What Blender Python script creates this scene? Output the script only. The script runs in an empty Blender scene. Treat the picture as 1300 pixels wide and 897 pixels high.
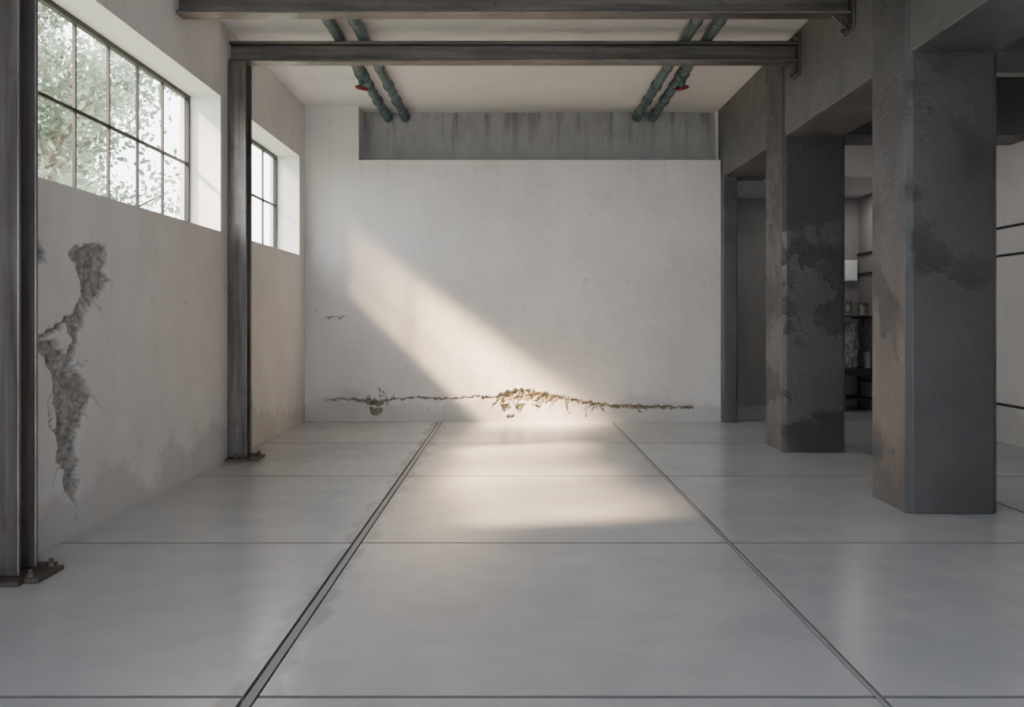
import bpy, bmesh, math, random
import numpy as np
from mathutils import Vector, Matrix, noise
random.seed(7); np.random.seed(7)
S = bpy.context.scene
COL = S.collection

# ------------------------------------------------------------ helpers
def new_obj(name, bm=None, mats=(), parent=None, label=None, category=None, kind=None, group=None, bevel=0, smooth=False, loc=None):
    if bm is None:
        ob = bpy.data.objects.new(name, None); ob.empty_display_size = 0.1
    else:
        me = bpy.data.meshes.new(name); bm.normal_update(); bm.to_mesh(me); bm.free()
        for m in mats: me.materials.append(m)
        ob = bpy.data.objects.new(name, me)
        if smooth:
            for p in me.polygons: p.use_smooth = True
    COL.objects.link(ob)
    if loc: ob.location = loc
    if parent:
        ob.parent = parent
    if label: ob["label"] = label
    if category: ob["category"] = category
    if kind: ob["kind"] = kind
    if group: ob["group"] = group
    if bevel:
        b = ob.modifiers.new("b", 'BEVEL'); b.width = bevel; b.segments = 2; b.limit_method = 'ANGLE'
    return ob

def box(bm, x0, x1, y0, y1, z0, z1, mi=0, side=None):
    vs = [bm.verts.new(p) for p in ((x0,y0,z0),(x1,y0,z0),(x1,y1,z0),(x0,y1,z0),(x0,y0,z1),(x1,y0,z1),(x1,y1,z1),(x0,y1,z1))]
    for k,f in enumerate(((0,3,2,1),(4,5,6,7),(0,1,5,4),(1,2,6,5),(2,3,7,6),(3,0,4,7))):
        fc = bm.faces.new([vs[i] for i in f]); fc.material_index = mi if (side is None or k<2) else side
    return bm

def cyl(bm, r, L, axis='Z', c=(0,0,0), seg=24, r2=None):
    R = {'Z':Matrix.Identity(4),'Y':Matrix.Rotation(math.pi/2,4,'X'),'X':Matrix.Rotation(math.pi/2,4,'Y')}[axis]
    bmesh.ops.create_cone(bm, cap_ends=True, segments=seg, radius1=r, radius2=r if r2 is None else r2, depth=L, matrix=Matrix.Translation(c)@R)
    return bm

def B(): return bmesh.new()

class Mat:
    def __init__(s, name, rough=0.8, metal=0.0):
        s.m = bpy.data.materials.new(name); s.m.use_nodes = True
        s.nt = s.m.node_tree; s.b = s.nt.nodes["Principled BSDF"]
        s.b.inputs["Roughness"].default_value = rough; s.b.inputs["Metallic"].default_value = metal
        s.g = s.nt.nodes.new("ShaderNodeNewGeometry")
        s.pos = s.g.outputs["Position"]
    def link(s,a,b): s.nt.links.new(a,b)
    def inp(s,node,key,v):
        i = node.inputs[key]
        if hasattr(v,'is_output'): s.link(v,i)
        else: i.default_value = v
    def scale(s, v):
        n = s.nt.nodes.new("ShaderNodeVectorMath"); n.operation='MULTIPLY'
        s.link(s.pos,n.inputs[0]); n.inputs[1].default_value=v; return n.outputs[0]
    def noise(s, sc, det=4, rough=.55, vec=None, dist=0):
        n = s.nt.nodes.new("ShaderNodeTexNoise"); n.inputs["Scale"].default_value=sc
        n.inputs["Detail"].default_value=det; n.inputs["Roughness"].default_value=rough; n.inputs["Distortion"].default_value=dist
        s.link(vec or s.pos, n.inputs["Vector"]); return n.outputs["Fac"]
    def ramp(s, f, a, b, lo=0., hi=1.):
        n = s.nt.nodes.new("ShaderNodeMapRange"); n.clamp=True
        s.inp(n,"Value",f); n.inputs["From Min"].default_value=a; n.inputs["From Max"].default_value=b
        n.inputs["To Min"].default_value=lo; n.inputs["To Max"].default_value=hi; return n.outputs[0]
    def math(s, op, a, b=0.):
        n = s.nt.nodes.new("ShaderNodeMath"); n.operation=op; s.inp(n,0,a); s.inp(n,1,b); return n.outputs[0]
    def mix(s, f, a, b):
        n = s.nt.nodes.new("ShaderNodeMix"); n.data_type='RGBA'
        s.inp(n,0,f)
        for k,v in ((6,a),(7,b)):
            if isinstance(v,tuple): n.inputs[k].default_value=(*v,1)
            else: s.link(v,n.inputs[k])
        return n.outputs[2]
    def xyz(s):
        n = s.nt.nodes.new("ShaderNodeSeparateXYZ"); s.link(s.pos,n.inputs[0]); return n.outputs
    def attr(s,name):
        n = s.nt.nodes.new("ShaderNodeAttribute"); n.attribute_name=name; return n.outputs["Fac"]
    def color(s,c): s.inp(s.b,"Base Color",c if not isinstance(c,tuple) else (*c,1))
    def bump(s,h,strength=.3,dist=.02):
        n = s.nt.nodes.new("ShaderNodeBump"); n.inputs["Strength"].default_value=strength; n.inputs["Distance"].default_value=dist
        s.link(h,n.inputs["Height"]); s.link(n.outputs[0],s.b.inputs["Normal"])
    def rough(s,v): s.inp(s.b,"Roughness",v)

# ------------------------------------------------------------ materials
def plaster(name, c1, c2, damp=True, e1=(.13,.12,.112), e2=(.40,.38,.36), e3=(.28,.21,.13)):
    M = Mat(name, .85)
    big = M.ramp(M.noise(.55,6,.62),.33,.67)
    c = M.mix(big,c1,c2)
    st = M.ramp(M.noise(1.0,5,.6,M.scale((1.8,1.8,.7))),.5,.75,0,.3)
    c = M.mix(st,c,tuple(v*.76 for v in c2))
    sp = M.ramp(M.noise(2.3,6,.7),.58,.75,0,.42)
    c = M.mix(sp,c,tuple(v*.74 for v in c1))
    if damp:
        z = M.xyz()[2]
        zz = M.math('ADD', z, M.math('MULTIPLY', M.noise(1.1,6,.65), -1.5))
        dm = M.ramp(zz,-.30,-.45,0,.35)
        c = M.mix(dm,c,(.30,.29,.285))
        dr = M.ramp(M.noise(1.0,5,.65,M.scale((9,9,.35))),.58,.74)
        c = M.mix(M.math('MULTIPLY',dr,M.ramp(z,3.0,4.05,0,.45)),c,(.33,.30,.27))
        fl = M.ramp(M.noise(6.5,3,.5,None,.5),.69,.76,0,.4)
        c = M.mix(fl,c,(.30,.29,.28))
    d = M.attr("dmg")
    ex = M.mix(M.ramp(M.noise(14,6,.7),.32,.62),e1,e2)
    ex = M.mix(M.ramp(M.noise(5,3,.5),.58,.68,0,.4),ex,e3)
    c = M.mix(d,c,ex)
    M.color(c)
    h = M.math('ADD', M.noise(5,8,.65), M.math('MULTIPLY',M.noise(60,3,.6),.12))
    M.bump(h,.4,.035)
    return M.m
m_wall = plaster("plaster_wall",(.64,.635,.635),(.545,.539,.54))
m_wallb = plaster("plaster_end_wall",(.645,.63,.615),(.55,.535,.52),True,(.085,.068,.048),(.27,.23,.17),(.20,.15,.07))
m_taupe_shaded = plaster("shaded_taupe_plaster",(.32,.305,.30),(.24,.23,.225),False)  # taupe darkened further, the alcove's shade is put into the colour
m_ceil = plaster("plaster_ceiling",(.68,.685,.695),(.61,.615,.625),False)
M = Mat("lit_reveal_plaster",.7); M.color(M.mix(M.noise(3,5,.6),(.88,.885,.89),(.80,.805,.81))); m_reveal_lit=M.m  # reveals whiter than the wall, window light put into their colour

M = Mat("stained_shaded_recess",.85)  # drip-stained concrete, its grey also carries part of the recess's shade
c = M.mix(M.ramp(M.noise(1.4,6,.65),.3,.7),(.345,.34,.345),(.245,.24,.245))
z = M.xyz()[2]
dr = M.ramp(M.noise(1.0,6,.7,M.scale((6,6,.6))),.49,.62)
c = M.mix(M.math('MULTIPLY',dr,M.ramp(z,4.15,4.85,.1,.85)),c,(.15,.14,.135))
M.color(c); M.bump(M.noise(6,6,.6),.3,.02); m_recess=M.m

M = Mat("polished_floor",.23)
c = M.mix(M.ramp(M.noise(.7,4,.55),.32,.68),(.515,.517,.535),(.42,.425,.447))
c = M.mix(M.ramp(M.noise(2.6,5,.6),.42,.72,0,.4),c,(.35,.355,.38))
x = M.xyz()[0]
dj = M.math('ADD', M.math('ABSOLUTE',M.math('ADD',x,1.107)), M.math('MULTIPLY',M.noise(2.2,4,.55),-.40))
c = M.mix(M.ramp(dj,-.08,-.13,0,.55),c,(.24,.24,.255))
M.color(c); m_floor=M.m
M = Mat("floor_joint",.8); M.color(M.mix(M.noise(6,5,.6),(.13,.13,.137),(.21,.21,.22))); m_joint=M.m
M = Mat("floor_joint_strip",.6); M.color(M.mix(M.noise(9,5,.6),(.27,.27,.28),(.37,.37,.38))); m_strip=M.m

def concrete(name,a,b,bs=.6,lo=.55,wd=.045,k2=.25):
    M = Mat(name,.5)
    c = M.mix(M.ramp(M.noise(1.4,7,.65),.3,.7),a,b)
    z = M.xyz()[2]
    nz = M.math('ADD',M.noise(1.3,7,.62),M.ramp(z,1.0,3.0,-.035,.04))
    mk = M.ramp(nz,lo,lo+wd)
    c = M.mix(M.math('MULTIPLY',mk,k2),c,tuple(v*.6 for v in a))
    sc_ = M.ramp(M.noise(4,8,.75),.60,.72,0,.3)
    c = M.mix(sc_,c,tuple(v*1.5 for v in a))
    M.color(c)
    M.rough(M.ramp(M.noise(2.5,5,.6),.3,.7,.34,.52))
    h = M.math('ADD', M.math('MULTIPLY',mk,M.math('ADD',M.math('MULTIPLY',M.noise(16,7,.75),1.4),-.95)), M.math('MULTIPLY',M.noise(15,8,.65),.3))
    M.bump(h,bs,.035)
    return M.m
m_col = concrete("dark_painted_concrete",(.090,.090,.095),(.066,.066,.071),.7)
m_col2 = concrete("blistered_dark_concrete",(.092,.092,.097),(.064,.064,.069),1.0,.50,.02,.35)
m_beamc = concrete("grey_concrete_beam",(.128,.128,.134),(.100,.101,.106),.5)

def steel(name,sc):
    M = Mat(name,.42,.6)
    c = M.mix(M.ramp(M.noise(1.,5,.6,M.scale(sc)),.3,.7),(.19,.175,.168),(.07,.062,.058))
    c = M.mix(M.ramp(M.noise(4,7,.7),.54,.72,0,.55),c,(.075,.048,.038))
    M.color(c); M.rough(M.ramp(M.noise(6,6,.7),.3,.7,.26,.5)); M.bump(M.noise(35,6,.7),.25,.008); return M.m
m_steel=steel("rusted_steel_upright",(15,15,.9)); m_steelh=steel("rusted_steel_girder",(.9,15,15))
M = Mat("worn_plate",.6,.4); M.color(M.mix(M.noise(9,6,.7),(.11,.09,.08),(.055,.05,.05))); M.bump(M.noise(30,5,.7),.3,.01); m_plate=M.m

M = Mat("teal_pipe_paint",.4,.2); M.color(M.mix(M.ramp(M.noise(6,6,.7),.4,.65),(.10,.155,.165),(.06,.09,.095))); M.bump(M.noise(20,4,.6),.15,.01); m_pipe=M.m
M = Mat("red_handwheel_paint",.4); M.color(M.mix(M.noise(12,4),(.25,.025,.025),(.12,.012,.012))); m_red=M.m
M = Mat("black_window_steel",.55); M.color(M.mix(M.noise(8,4),(.012,.013,.015),(.025,.025,.028))); m_frame=M.m

m_glass = bpy.data.materials.new("window_glass"); m_glass.use_nodes=True
nt=m_glass.node_tree; nt.nodes.clear()
o=nt.nodes.new("ShaderNodeOutputMaterial"); t=nt.nodes.new("ShaderNodeBsdfTransparent"); g=nt.nodes.new("ShaderNodeBsdfGlossy"); mx=nt.nodes.new("ShaderNodeMixShader")
g.inputs["Roughness"].default_value=.03; t.inputs[0].default_value=(.97,.98,.975,1); mx.inputs[0].default_value=.04
nt.links.new(t.outputs[0],mx.inputs[1]); nt.links.new(g.outputs[0],mx.inputs[2]); nt.links.new(mx.outputs[0],o.inputs[0])

def leafmat():
    m=bpy.data.materials.new("foliage_green"); m.use_nodes=True; nt=m.node_tree; nt.nodes.clear()
    o=nt.nodes.new("ShaderNodeOutputMaterial"); d=nt.nodes.new("ShaderNodeBsdfDiffuse"); t=nt.nodes.new("ShaderNodeBsdfTranslucent"); mx=nt.nodes.new("ShaderNodeMixShader")
    n=nt.nodes.new("ShaderNodeTexNoise"); n.inputs["Scale"].default_value=1.1; r=nt.nodes.new("ShaderNodeValToRGB")
    r.color_ramp.elements[0].position=.40; r.color_ramp.elements[0].color=(.14,.17,.12,1); r.color_ramp.elements[1].position=.62; r.color_ramp.elements[1].color=(.42,.46,.36,1)
    ge=nt.nodes.new("ShaderNodeNewGeometry"); nt.links.new(ge.outputs["Position"],n.inputs["Vector"])
    nt.links.new(n.outputs[0],r.inputs[0]); nt.links.new(r.outputs[0],d.inputs[0]); nt.links.new(r.outputs[0],t.inputs[0]); mx.inputs[0].default_value=.45
    nt.links.new(d.outputs[0],mx.inputs[1]); nt.links.new(t.outputs[0],mx.inputs[2]); nt.links.new(mx.outputs[0],o.inputs[0]); return m
m_leaf=leafmat()
M = Mat("bark",.9); M.color(M.mix(M.noise(1,6,.6,M.scale((10,10,2))),(.12,.09,.07),(.25,.2,.16))); M.bump(M.noise(8,5),.5,.03); m_bark=M.m
M = Mat("lawn",.95); M.color(M.mix(M.noise(1.5,7,.7),(.16,.2,.09),(.28,.3,.17))); m_lawn=M.m
M = Mat("dark_wood",.6); M.color(M.mix(M.noise(1,5,.6,M.scale((3,20,20))),(.035,.028,.025),(.07,.055,.048))); m_wood=M.m
M = Mat("white_enamel",.4); M.color(M.mix(M.noise(5,3),(.85,.85,.83),(.75,.75,.73))); m_white=M.m
M = Mat("dull_metal",.45,.6); M.color(M.mix(M.noise(8,4),(.25,.25,.26),(.15,.15,.16))); m_metal=M.m
M = Mat("crumpled_paper",.85); M.color(M.mix(M.ramp(M.noise(12,5),.4,.6),(.58,.57,.56),(.30,.29,.28))); M.bump(M.noise(18,4,.6),.9,.05); m_paper=M.m
M = Mat("print_grey",.7); M.color(M.mix(M.ramp(M.noise(14,3),.45,.55),(.45,.44,.42),(.15,.15,.15))); m_print=M.m

# ------------------------------------------------------------ geometry constants
H=1.6; F=1200.; XL=-3.213; XR=3.237; YB=14.66; ZC=4.886

def sdist(P, poly):
    poly=np.array(poly,float); n=len(poly); d=np.full(len(P),1e9); ins=np.zeros(len(P),bool)
    for i in range(n):
        a=poly[i]; b=poly[(i+1)%n]; ab=b-a; t=np.clip(((P-a)@ab)/max(ab@ab,1e-12),0,1)
        d=np.minimum(d,np.linalg.norm(P-(a+t[:,None]*ab),axis=1))
        c=((a[1]>P[:,1])!=(b[1]>P[:,1]))
        if a[1]!=b[1]:
            xx=(b[0]-a[0])*(P[:,1]-a[1])/(b[1]-a[1])+a[0]; ins^=(c&(P[:,0]<xx))
    return np.where(ins,d,-d)
def ldist(P, line, w):
    line=np.array(line,float); best=np.full(len(P),-1e9)
    for i in range(len(line)-1):
        a=line[i]; b=line[i+1]; ab=b-a; t=np.clip(((P-a)@ab)/(ab@ab),0,1)
        d=np.linalg.norm(P-(a+t[:,None]*ab),axis=1); ww=w[i]+(w[i+1]-w[i])*t
        best=np.maximum(best,ww-d)
    return best
def damage_grid(bm, lay, u0,u1,v0,v1,step,fn,place,depth,amp,fr=9.):
    nu=int((u1-u0)/step)+1; nv=int((v1-v0)/step)+1
    us=np.linspace(u0,u1,nu); vs=np.linspace(v0,v1,nv)
    U,V=np.meshgrid(us,vs,indexing='ij'); P=np.stack([U.ravel(),V.ravel()],1)
    W=P.copy(); N=np.zeros(len(P)); N2=np.zeros(len(P))
    for i,(u,v) in enumerate(P):
        q=Vector((u*fr,v*fr,3.1)); a=noise.noise_vector(q); b=noise.noise_vector(q*3.5)
        W[i,0]+=.03*a.x+.022*b.x; W[i,1]+=.03*a.y+.022*b.y
        N[i]=noise.fractal(Vector((u*16,v*16,.3)),.7,2.1,5)
        N2[i]=noise.noise(Vector((u*30,v*30,.5)))
    sd=fn(W)
    m=np.clip(sd/.010,0,1); m=m*m*(3-2*m)
    edge=(U.ravel()-u0<.02)|(u1-U.ravel()<.02)|(v1-V.ravel()<.02)
    m[edge]=0
    dep=m*(depth*.55+depth*.45*np.clip(sd/.09,0,1)+amp*N+amp*.5*N2)
    dep=np.maximum(dep,0)
    vv=[]
    for i,(u,v) in enumerate(P):
        x=bm.verts.new(place(u,v,dep[i])); x[lay]=float(m[i]); vv.append(x)
    for i in range(nu-1):
        for j in range(nv-1):
            f=bm.faces.new((vv[i*nv+j],vv[(i+1)*nv+j],vv[(i+1)*nv+j+1],vv[i*nv+j+1])); f.smooth=True

# left wall -----------------------------------------------------
def Lp(x,y):
    D=-XL*F/(650-x); return (D, H+(404-y)/F*D)
bm=B(); lay=bm.verts.layers.float.new("dmg")
XO=-3.66; W1=(6.4,10.42); W2=(11.0,14.28); ZS,ZT=2.56,4.05
box(bm,XO,XL,-4,6.2,0,ZS); box(bm,XO,XL,7.9,15.3,0,ZS)
box(bm,XO,-3.33,6.2,7.9,0,ZS); box(bm,-3.33,XL,6.2,7.9,0,.1); box(bm,-3.33,XL,6.2,7.9,2.4,ZS)
box(bm,XO,XL,-4,15.3,ZT,5.1)
box(bm,XO,XL,-4,W1[0],ZS,ZT); box(bm,XO,XL,W1[1],W2[0],ZS,ZT); box(bm,XO,XL,W2[1],15.3,ZS,ZT)
bm.normal_update()
for f in bm.faces:
    c=f.calc_center_median(); n=f.normal
    if (ZS<c.z<ZT and abs(n.y)>.9) or (abs(n.z)>.9 and (abs(c.z-ZT)<.001 or abs(c.z-ZS)<.001)): f.material_index=1
polyA=[(86,318),(95,312),(120,308),(137,309),(138,325),(135,345),(142,358),(128,372),(118,385),(108,398),(106,415),(101,430),(98,445),(96,460),(104,475),(113,490),(118,505),(113,520),(106,530),(100,545),(97,560),(100,580),(99,595),(102,610),(98,625),(94,640),(87,628),(80,612),(82,595),(72,585),(73,565),(69,545),(73,530),(67,510),(68,490),(62,472),(56,455),(47,440),(45,430),(58,428),(72,432),(85,447),(92,430),(86,415),(82,405),(93,395),(100,380),(104,365),(99,350),(96,335),(88,327)]
PA=[Lp(*p) for p in polyA]
PB=[Lp(*p) for p in [(40,306),(50,308),(58,322),(60,334),(50,336),(40,330)]]
LL=[([(36,438),(60,422),(85,408),(100,400)],[.02,.024,.03,.02]),([(132,345),(143,360),(140,385)],[.013,.011,.0]),([(66,500),(62,515),(64,535),(70,548)],[.012,.013,.012,.012]),
([(88,470),(100,462),(112,458)],[.014,.012,.005]),([(96,625),(99,645),(96,665)],[.016,.013,.005]),([(78,590),(70,602),(68,618)],[.012,.011,.004]),([(50,437),(47,452),(45,465)],[.012,.011,.006]),
([(118,505),(126,512),(128,522)],[.012,.011,.004]),([(120,385),(130,392),(134,404)],[.012,.010,.003])]
LL=[([Lp(*p) for p in a],w) for a,w in LL]
def fL(P):
    return np.maximum.reduce([sdist(P,PA),sdist(P,PB)]+[ldist(P,a,w) for a,w in LL])
damage_grid(bm,lay,6.2,7.9,.1,2.4,.0105,fL,lambda u,v,d:(XL-d,u,v),.055,.03,11.)
new_obj("wall_left",bm,[m_wall,m_reveal_lit],kind="structure",label="light plaster wall with peeled patches exposing masonry")

# back wall -----------------------------------------------------
def Bp(x,y): return ((x-650)/F*YB, H+(404-y)/F*YB)
bm=B(); lay=bm.verts.layers.float.new("dmg")
ZL=4.056; XE=3.45
box(bm,XO,XE,14.78,15.3,0,ZL); box(bm,XL,-3.08,YB,14.78,0,.66); box(bm,3.08,XR,YB,14.78,0,.66)
box(bm,XL,XR,YB,14.78,1.75,ZL); box(bm,-2.3,XR,YB,14.78,.66,1.75); box(bm,XL,-3.1,YB,14.78,.66,1.75); box(bm,-3.1,-2.3,YB,14.78,.66,1.45)
box(bm,XO,-2.38,YB,15.3,ZL,5.0)
box(bm,-2.38,XE,15.1,15.3,ZL,5.0,1)
box(bm,XR,XE,14.95,17.3,0,5.0)
crack=[Bp(*p) for p in [(411,508),(440,506),(458,508),(482,509),(505,506),(530,505),(562,506),(600,504),(628,505),(655,497),(690,500),(715,506),(745,511),(770,514),(800,516),(840,517),(880,517)]]
cw=[.010,.016,.024,.024,.016,.017,.017,.017,.024,.03,.03,.028,.026,.030,.032,.028,.018]
bl1=[Bp(*p) for p in [(628,505),(636,498),(655,493),(690,497),(718,506),(705,510),(692,512),(676,510),(658,509),(640,510)]]
chips=[[Bp(*p) for p in q] for q in ([(634,512),(648,511),(650,520),(640,524)],[(655,512),(668,513),(664,522),(656,520)],[(674,513),(690,512),(684,518)],[(640,527),(652,525),(656,530),(644,531)])]
bl2=[Bp(*p) for p in [(458,508),(490,508),(488,514),(480,516),(468,514)]]
bl3=[Bp(*p) for p in [(468,517),(486,518),(484,526),(476,529),(470,524)]]
rng=random.Random(3); twigs=[]
for k in range(30):
    x=rng.uniform(628,760) if k<22 else rng.uniform(455,500); y0=505+rng.uniform(-6,3)+max(0,(x-700)*.12); dx=rng.uniform(-14,14); dy=rng.uniform(6,20)*(1 if rng.random()<.7 else -.5)
    twigs.append(([Bp(x,y0),Bp(x+dx*.5,y0+dy*.6),Bp(x+dx,y0+dy)],[.012,.011,.003]))
twigs.append(([Bp(800,512),Bp(812,520),Bp(816,526)],[.01,.012,.005]))
def fB(P):
    return np.maximum.reduce([sdist(P,bl1),sdist(P,bl2),sdist(P,bl3),ldist(P,crack,cw)]+[sdist(P,q) for q in chips]+[ldist(P,a,w) for a,w in twigs])
damage_grid(bm,lay,-3.08,3.08,0,.66,.008,fB,lambda u,v,d:(u,YB+d,v),.036,.022,16.)
hc=[Bp(*p) for p in [(408,405),(422,402),(432,403),(443,401)]]
damage_grid(bm,lay,-3.1,-2.3,1.45,1.75,.008,lambda P:ldist(P,hc,[.006,.014,.016,.004]),lambda u,v,d:(u,YB+d,v),.015,.005,16.)
new_obj("wall_back",bm,[m_wallb,m_recess],kind="structure",label="light plaster wall with a long crack and stained, shade-darkened recessed band")

# floor ----------------------------------------------------------
bm=B()
xs=[-3.76,-1.107,1.552,4.21,6.87]; ys=[-4.2,-1.3,1.35,4.0,6.74,9.6,12.15,14.8,17.45]
gl={-1.107:.034,1.552:.018,4.21:.018}; gy=.014
box(bm,-3.76,6.87,-4.2,17.45,-.12,-.022,1)
for i in range(len(xs)-1):
    for j in range(len(ys)-1):
        box(bm,xs[i]+gl.get(xs[i],.03),xs[i+1]-gl.get(xs[i+1],.03),ys[j]+gy,ys[j+1]-gy,-.03,0,0,1)
for x in xs[1:-1]: box(bm,x-gl[x]*.6,x+gl[x]*.6,-4.2,17.45,-.03,-.004,2,1)
new_obj("floor",bm,[m_floor,m_joint,m_strip],kind="structure",label="polished pale grey concrete slab floor with joints")

# ceiling -----------------------------------------------------------
bm=B()
box(bm,XO,XR+.02,-4,15.3,ZC,5.1); box(bm,3.99,6.7,-4,YB,4.5,5.1); box(bm,XR+.02,3.99,-4,15.3,ZC,5.1)
box(bm,XE,6.7,YB,17.6,3.8,5.1)
new_obj("ceiling",bm,[m_ceil],kind="structure",label="off-white plastered ceiling")

bm=B(); box(bm,6.34,6.7,-4,YB,0,4.5); box(bm,6.34,6.7,YB,17.6,0,4.5,1)  # alcove stretch takes the shade-darkened taupe
new_obj("wall_right",bm,[m_wall,m_taupe_shaded],kind="structure",label="pale plaster wall of the side aisle")
bm=B(); box(bm,XE,6.34,17.3,17.6,0,3.8)
new_obj("wall_alcove",bm,[m_taupe_shaded],kind="structure",label="taupe plaster wall darkened for shade at the end of the alcove")
bm=B(); box(bm,XO,6.7,-4.3,-4,3.3,5.1); box(bm,4.0,6.7,-4.3,-4,0,3.3)  # unseen wall added behind the camera to cut the rear light
new_obj("wall_rear_blocker",bm,[m_wall],kind="structure",label="unseen plaster wall added to limit light from the open rear")
for k,(z,w,mm) in enumerate(((2.77,.03,m_frame),(2.41,.03,m_frame),(.49,.03,m_frame))):
    bm=B(); box(bm,6.31,6.34,2,17.3,z-w/2,z+w/2)
    new_obj("trim_%d"%(k+1),bm,[mm],kind="structure",label="thin horizontal wall rail",bevel=.004)

# windows -------------------------------------------------------
def window(n,y0,y1,mun):
    bm=B(); xa,xb=-3.60,-3.545; t=.045
    box(bm,xa,xb,y0,y1,ZS,ZS+t); box(bm,xa,xb,y0,y1,ZT-t,ZT)
    box(bm,xa,xb,y0,y0+t,ZS+t,ZT-t); box(bm,xa,xb,y1-t,y1,ZS+t,ZT-t)
    f=new_obj("window_%d"%n,bm,[m_frame],kind="structure",label="black steel grid window with clear panes",bevel=.004)
    bm=B()
    for y in mun: box(bm,-3.592,-3.566,y-.012,y+.012,ZS+t,ZT-t)
    box(bm,-3.592,-3.566,y0+t,y1-t,3.30-.014,3.30+.014)
    new_obj("glazing_bar",bm,[m_frame],parent=f)
    bm=B(); bm.faces.new([bm.verts.new(p) for p in ((-3.58,y0+t,ZS+t),(-3.58,y1-t,ZS+t),(-3.58,y1-t,ZT-t),(-3.58,y0+t,ZT-t))])
    new_obj("glass_pane",bm,[m_glass],parent=f)
window(1,*W1,[7.06,7.73,8.38,9.03,9.68])
window(2,*W2,[11.7,12.3,12.93,13.57])

# concrete columns & beams --------------------------------------------
def ccol(y0,y1,lab,x1=3.99,bev=.045,top=ZC,mt=None):
    bm=B(); box(bm,0,x1-XR,0,y1-y0,0,top)
    es=[e for e in bm.edges if abs(e.verts[0].co.z-e.verts[1].co.z)>1]
    bmesh.ops.bevel(bm,geom=es,offset=bev,segments=1,affect='EDGES')
    return new_obj("concrete_column",bm,[mt or m_col],loc=(XR,y0,0),label=lab,category="column",bevel=.006)
ccol(7.74,8.54,"wide dark grey painted concrete column with chamfered corners")
ccol(11.29,12.1,"dark grey concrete column with blistered peeling paint",mt=m_col2)
ccol(14.5,14.95,"slim dark concrete column against the end wall",3.46,.015,3.775)
ccol(4.2,5.0,"square dark grey concrete column")
for (a,b) in ((12.1,14.95),(8.54,11.29),(5.0,7.74)):
    bm=B(); box(bm,0,.70,0,b-a,0,ZC-3.775)
    new_obj("concrete_beam",bm,[m_beamc],loc=(XR+.02,a,3.775),label="deep grey concrete beam running between two columns",category="beam",group="concrete beams between columns",bevel=.012)
for y in (7.8,11.35,):
    bm=B(); box(bm,0,6.34-3.99,0,.68,0,.7)
    new_obj("cross_beam",bm,[m_col],loc=(3.99,y,3.8),label="dark concrete cross beam over the side aisle",category="beam",group="side aisle cross beams",bevel=.01)

# steel columns --------------------------------------------------
def steelcol(y,lab):
    e=new_obj("steel_column",loc=(-3.105,y,0),label=lab,category="column",group="rusted steel columns")
    bm=B(); w=.21;d=.24;tf=.03;L=4.507
    box(bm,-w/2,w/2,-d/2,-d/2+tf,.03,L); box(bm,-w/2,w/2,d/2-tf,d/2,.03,L); box(bm,-.008,.008,-d/2+tf,d/2-tf,.03,L)
    new_obj("shaft",bm,[m_steel],parent=e,bevel=.008)
    bm=B(); box(bm,-.105,.245,-.25,.25,0,.03)
    es=[ed for ed in bm.edges if abs(ed.verts[0].co.z-ed.verts[1].co.z)>.02 and ed.verts[0].co.x>0]
    bmesh.ops.bevel(bm,geom=es,offset=.08,segments=4,affect='EDGES')
    new_obj("base_plate",bm,[m_plate],parent=e,bevel=.005)
    for (bx,by) in ((.18,-.13),(.18,.13),(0,-.19),(0,.19)):
        bm=B(); cyl(bm,.028,.025,'Z',(0,0,.0125),6); cyl(bm,.014,.05,'Z',(0,0,.025),12)
        new_obj("bolt",bm,[m_plate],parent=e,loc=(bx,by,.03))
    return e
steelcol(5.87,"rusted grey steel H-section column with bolted foot plate")
steelcol(10.79,"rusted grey steel H-section column supporting a ceiling beam")

def steelbeam(y,lab):
    e=new_obj("steel_beam",loc=(0,y,4.507),label=lab,category="beam",group="rusted steel ceiling beams")
    bm=B(); x0,x1=-3.205,3.235; h=.233;d=.2;tf=.03
    box(bm,x0,x1,-d/2,d/2,0,tf); box(bm,x0,x1,-d/2,d/2,h-tf,h); box(bm,x0,x1,-.01,.01,tf,h-tf)
    new_obj("girder",bm,[m_steelh],parent=e,bevel=.008)
    bm=B(); box(bm,3.236,3.256,-.14,.14,-.16,.34)
    new_obj("end_plate",bm,[m_steel],parent=e,bevel=.01)
    bm=B(); prof=[(3.236,-.14),(3.236,0),(3.08,0)]
    pv=[bm.verts.new((x,-.012,z)) for x,z in prof]; qv=[bm.verts.new((x,.012,z)) for x,z in prof]
    bm.faces.new(pv); bm.faces.new(qv[::-1])
    for i in range(3): bm.faces.new((pv[i],qv[i],qv[(i+1)%3],pv[(i+1)%3]))
    bmesh.ops.recalc_face_normals(bm,faces=bm.faces)
    new_obj("bracket",bm,[m_steel],parent=e)
    for by in (-.1,.1):
        for bz in (-.11,.29):
            bm=B(); cyl(bm,.024,.022,'X',(0,0,0),6); cyl(bm,.013,.04,'X',(-.008,0,0),12)
            new_obj("bolt",bm,[m_plate],parent=e,loc=(3.225,by,bz))
    return e
steelbeam(9.1,"rusted steel I-beam spanning under the ceiling with bolted end plate")
steelbeam(10.79,"rusted steel I-beam resting on a steel column")

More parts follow.
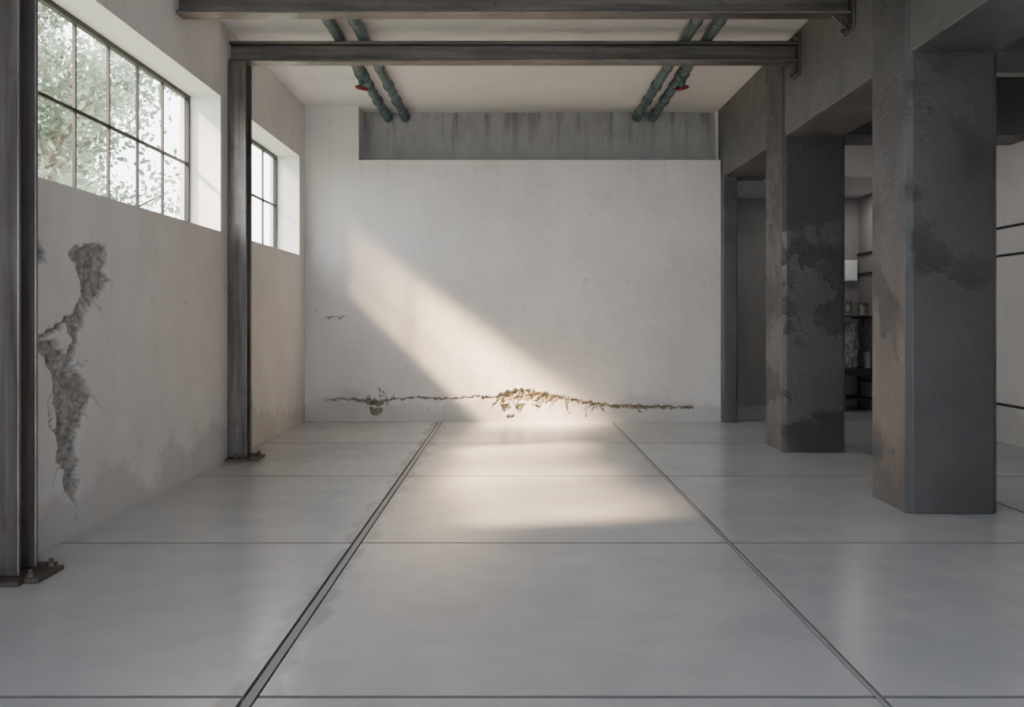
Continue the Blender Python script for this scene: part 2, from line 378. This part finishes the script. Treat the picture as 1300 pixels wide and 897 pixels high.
# pipes -----------------------------------------------------------
def pipe(x,valve,grp):
    e=new_obj("ceiling_pipe",loc=(x,5.0,4.805),label="teal-grey painted metal pipe under the ceiling"+(" with red handwheel valve" if valve else ""),category="pipe",group=grp)
    bm=B(); cyl(bm,.06,10.1,'Y',(0,5.05,0),28); new_obj("pipe_run",bm,[m_pipe],parent=e,bevel=.004)
    for y in (4.5,6.6,8.0,8.9,9.75):
        bm=B(); cyl(bm,.074,.09,'Y',(0,0,0),28); cyl(bm,.079,.03,'Y',(0,.045,0),28); new_obj("coupling",bm,[m_pipe],parent=e,loc=(0,y,0))
    for y in (5.2,7.1,8.45,9.4):
        bm=B()
        cyl(bm,.067,.035,'Y',(0,0,0),28); box(bm,-.012,.012,-.0175,.0175,.05,.081)
        new_obj("hanger_clamp",bm,[m_metal],parent=e,loc=(0,y,0))
    bm=B(); cyl(bm,.08,.02,'Y',(0,0,0),28); new_obj("wall_flange",bm,[m_pipe],parent=e,loc=(0,10.09,0))
    if valve:
        yv=7.45; s=valve
        bm=B(); bmesh.ops.create_uvsphere(bm,u_segments=20,v_segments=12,radius=.088)
        cyl(bm,.085,.025,'Y',(0,-.11,0),24); cyl(bm,.085,.025,'Y',(0,.11,0),24); cyl(bm,.07,.2,'Y',(0,0,0),24)
        cyl(bm,.035,.12,'Z',(0,0,-.10),16); cyl(bm,.05,.03,'Z',(0,0,-.10),6)
        v=new_obj("valve",bm,[m_pipe],parent=e,loc=(0,yv,0),label="pipe valve body")
        bm=B(); R,r=.08,.014; n1,n2=28,8; vv=[[bm.verts.new(((R+r*math.cos(b*2*math.pi/n2))*math.cos(a*2*math.pi/n1),(R+r*math.cos(b*2*math.pi/n2))*math.sin(a*2*math.pi/n1),r*math.sin(b*2*math.pi/n2))) for b in range(n2)] for a in range(n1)]
        for a in range(n1):
            for b in range(n2): bm.faces.new((vv[a][b],vv[(a+1)%n1][b],vv[(a+1)%n1][(b+1)%n2],vv[a][(b+1)%n2]))
        cyl(bm,.01,.155,'X',(0,0,0),8); cyl(bm,.01,.155,'Y',(0,0,0),8); cyl(bm,.022,.04,'Z',(0,0,0),12)
        hw=new_obj("handwheel",bm,[m_red],parent=v,loc=(0,0,-.17),label="red handwheel")
        hw.rotation_euler=(math.radians(24),math.radians(16*s),0)
pipe(-1.976,1,"ceiling pipes"); pipe(-1.70,0,"ceiling pipes"); pipe(1.99,0,"ceiling pipes"); pipe(2.24,-1,"ceiling pipes")

# alcove furnishings -----------------------------------------------------
e=new_obj("work_table",loc=(5.98,16.65,0),label="dark wooden work table in the alcove corner",category="table")
bm=B(); box(bm,-.32,.32,-.42,.42,.70,.74); new_obj("table_top",bm,[m_wood],parent=e,bevel=.005)
bm=B(); box(bm,-.28,.28,-.38,.38,.62,.70); new_obj("apron",bm,[m_wood],parent=e,bevel=.004)
for sx in (-1,1):
    for sy in (-1,1):
        bm=B(); box(bm,-.025,.025,-.025,.025,0,.62); new_obj("leg",bm,[m_wood],parent=e,bevel=.004,loc=(sx*.27,sy*.37,0))
bm=B(); box(bm,-.27,.27,-.37,.37,.2,.22); new_obj("lower_shelf",bm,[m_wood],parent=e,bevel=.004)
bm=B()
rings=22; seg=36; R=[]
for k in range(rings+1):
    t=k/rings; w=.15*(1-.25*t**2); ring=[]
    for a in range(seg):
        an=a*2*math.pi/seg; nn=noise.fractal(Vector((math.cos(an)*2.2,math.sin(an)*2.2,t*5)),.8,2,3)*.055
        ring.append(bm.verts.new(((w+nn)*math.cos(an),(w*.7+nn)*math.sin(an),t*.78+(.03*noise.noise(Vector((a*.5,0,1))) if k==rings else 0))))
    R.append(ring)
for k in range(rings):
    for a in range(seg): bm.faces.new((R[k][a],R[k][(a+1)%seg],R[k+1][(a+1)%seg],R[k+1][a]))
bm.faces.new(R[0][::-1]); bm.faces.new(R[-1])
new_obj("paper_sack",bm,[m_paper],loc=(5.99,16.78,.74),label="crumpled pale paper sack standing on the work table",category="sack")
e=new_obj("metal_canister",loc=(6.2,16.45,.74),label="dull grey metal canister on the work table",category="canister")
bm=B(); cyl(bm,.09,.24,'Z',(0,0,.12),28); new_obj("body",bm,[m_metal],parent=e,bevel=.006)
bm=B(); cyl(bm,.093,.03,'Z',(0,0,.255),28); cyl(bm,.015,.03,'Z',(0,0,.285),12); new_obj("lid",bm,[m_metal],parent=e,bevel=.004)
e=new_obj("wall_shelf",loc=(6.12,16.75,1.62),label="dark narrow shelf fixed in the alcove corner",category="shelf")
bm=B(); box(bm,-.26,.22,-.5,.5,0,.025); new_obj("board",bm,[m_wood],parent=e,bevel=.003)
for sy in (-.3,.3):
    bm=B(); box(bm,.0,.22,-.01,.01,-.03,0); box(bm,.2,.22,-.01,.01,-.16,-.03); new_obj("bracket",bm,[m_frame],parent=e,loc=(0,sy,0))
for k,(x,y,w,h) in enumerate(((5.99,16.9,.17,.26),(6.2,16.7,.16,.22))):
    e=new_obj("picture_frame",loc=(x,y,1.645),label="small dark picture frame standing on the shelf",category="picture frame",group="frames on the alcove shelf")
    bm=B(); t=.014; box(bm,-w/2,w/2,0,.02,0,t); box(bm,-w/2,w/2,0,.02,h-t,h); box(bm,-w/2,-w/2+t,0,.02,t,h-t); box(bm,w/2-t,w/2,0,.02,t,h-t); new_obj("frame",bm,[m_wood],parent=e)
    bm=B(); box(bm,-w/2+t,w/2-t,.008,.014,t,h-t); new_obj("print",bm,[m_print],parent=e)
e=new_obj("fuse_box",loc=(6.2,17.3,2.28),label="white enamelled fuse box on the alcove wall",category="fuse box")
bm=B(); box(bm,-.14,.09,-.10,0,0,.38); new_obj("case",bm,[m_white],parent=e,bevel=.008)
bm=B(); box(bm,-.125,.075,-.115,-.10,.02,.36); new_obj("door",bm,[m_white],parent=e,bevel=.004)

# outdoors ---------------------------------------------------------
bm=B(); box(bm,-60,-3.8,-30,70,-.3,-.1)
new_obj("lawn",bm,[m_lawn],kind="stuff",label="green lawn outside the windows",category="lawn")
def tree(x,y,h,spread,nleaf,sd,zmin=.25,ls=.09):
    rnd=random.Random(sd); rs=np.random.RandomState(sd)
    e=new_obj("tree",loc=(x,y,-.1),label="leafy green deciduous tree on the lawn",category="tree",group="trees outside the windows")
    bm=B(); n=10; prev=None
    pts=[Vector((.15*math.sin(k*.9+sd),.15*math.cos(k*.7+sd),h*.8*k/n)) for k in range(n+1)]
    for k,p in enumerate(pts):
        r=.2*(1-.8*k/n); ring=[bm.verts.new(p+Vector((r*math.cos(a*math.pi/5),r*math.sin(a*math.pi/5),0))) for a in range(10)]
        if prev:
            for a in range(10): bm.faces.new((prev[a],prev[(a+1)%10],ring[(a+1)%10],ring[a]))
        prev=ring
    new_obj("trunk",bm,[m_bark],parent=e,smooth=True)
    bm=B(); blobs=[]
    for k in range(18):
        z0=h*(zmin+.5*rnd.random()); base=Vector((0,0,z0)); an=rnd.random()*6.28; L=spread*(.5+.5*rnd.random())
        end=base+Vector((math.cos(an)*L,math.sin(an)*L,.5*L)); d=(end-base)
        q=d.to_track_quat('Z','Y').to_matrix().to_4x4()
        bmesh.ops.create_cone(bm,cap_ends=True,segments=7,radius1=.06,radius2=.015,depth=d.length,matrix=Matrix.Translation((base+end)/2)@q)
        blobs.append((end,spread*.34)); blobs.append(((base+end)/2+Vector((0,0,.3)),spread*.26))
    new_obj("branch",bm,[m_bark],parent=e)
    C=np.array([list(b[0]) for b in blobs]); RR=np.array([b[1] for b in blobs])
    idx=rs.randint(0,len(blobs),nleaf); dirs=rs.normal(size=(nleaf,3)); dirs/=np.linalg.norm(dirs,axis=1)[:,None]
    P=C[idx]+dirs*(RR[idx]*rs.uniform(.2,1,nleaf)**.8)[:,None]
    a=rs.normal(size=(nleaf,3)); a/=np.linalg.norm(a,axis=1)[:,None]; b=np.cross(a,rs.normal(size=(nleaf,3))); b/=np.linalg.norm(b,axis=1)[:,None]
    s=(ls*rs.uniform(.6,1.3,nleaf))[:,None]
    V=np.stack([P-a*s,P+b*s*.5,P+a*s,P-b*s*.5],1).reshape(-1,3)
    me=bpy.data.meshes.new("foliage"); me.from_pydata(V.tolist(),[],np.arange(nleaf*4).reshape(-1,4).tolist()); me.materials.append(m_leaf)
    o=bpy.data.objects.new("foliage",me); COL.objects.link(o); o.parent=e; o["kind"]="stuff"
tree(-9,18.2,8.5,2.6,9500,1,ls=.078)
tree(-13.5,25.0,12,2.6,9000,2,ls=.10)
tree(-18,35,14,2.8,8000,5,ls=.13)

# lights ----------------------------------------------------------
w=bpy.data.worlds.new("World"); S.world=w; w.use_nodes=True
bg=w.node_tree.nodes["Background"]; bg.inputs[0].default_value=(.93,.965,1,1); bg.inputs[1].default_value=8.4
def spot(T,dist,P,half,rad,D=(1,.48,-.86)):
    D=Vector(D).normalized()
    l=bpy.data.lights.new("low_sun_spot","SPOT"); l.energy=P; l.color=(1,.69,.43); l.spot_size=math.radians(half*2); l.spot_blend=1.0; l.shadow_soft_size=rad
    o=bpy.data.objects.new("low_sun_spot",l); COL.objects.link(o); o.location=Vector(T)-D*dist; o.rotation_euler=D.to_track_quat('-Z','Y').to_euler()
spot((.5,14.66,.3),14,190000,4.4,.6)
spot((.3,14.66,.4),14,55000,7.0,1.4)
spot((.15,11.6,0),14,85000,4.2,.5,(1,.45,-.93))
spot((.05,9.6,0),14,90000,4.8,.6,(1,.42,-.93))
spot((.45,7.95,0),14,85000,4.2,.7,(1,.26,-.86))
al=bpy.data.lights.new("alcove_fill","AREA"); al.energy=12; al.size=.6; al.color=(1,.97,.94)  # added fill light without a fixture, brightens the alcove
ao=bpy.data.objects.new("alcove_fill",al); COL.objects.link(ao); ao.location=(5.7,16.2,3.75)

cd=bpy.data.cameras.new("camera"); co=bpy.data.objects.new("camera",cd); COL.objects.link(co)
co.location=(0,0,H); co.rotation_euler=(math.pi/2,0,0); cd.sensor_width=36; cd.lens=F/1300*36; cd.shift_y=-44.5/1300
cd.clip_end=300
S.camera=co
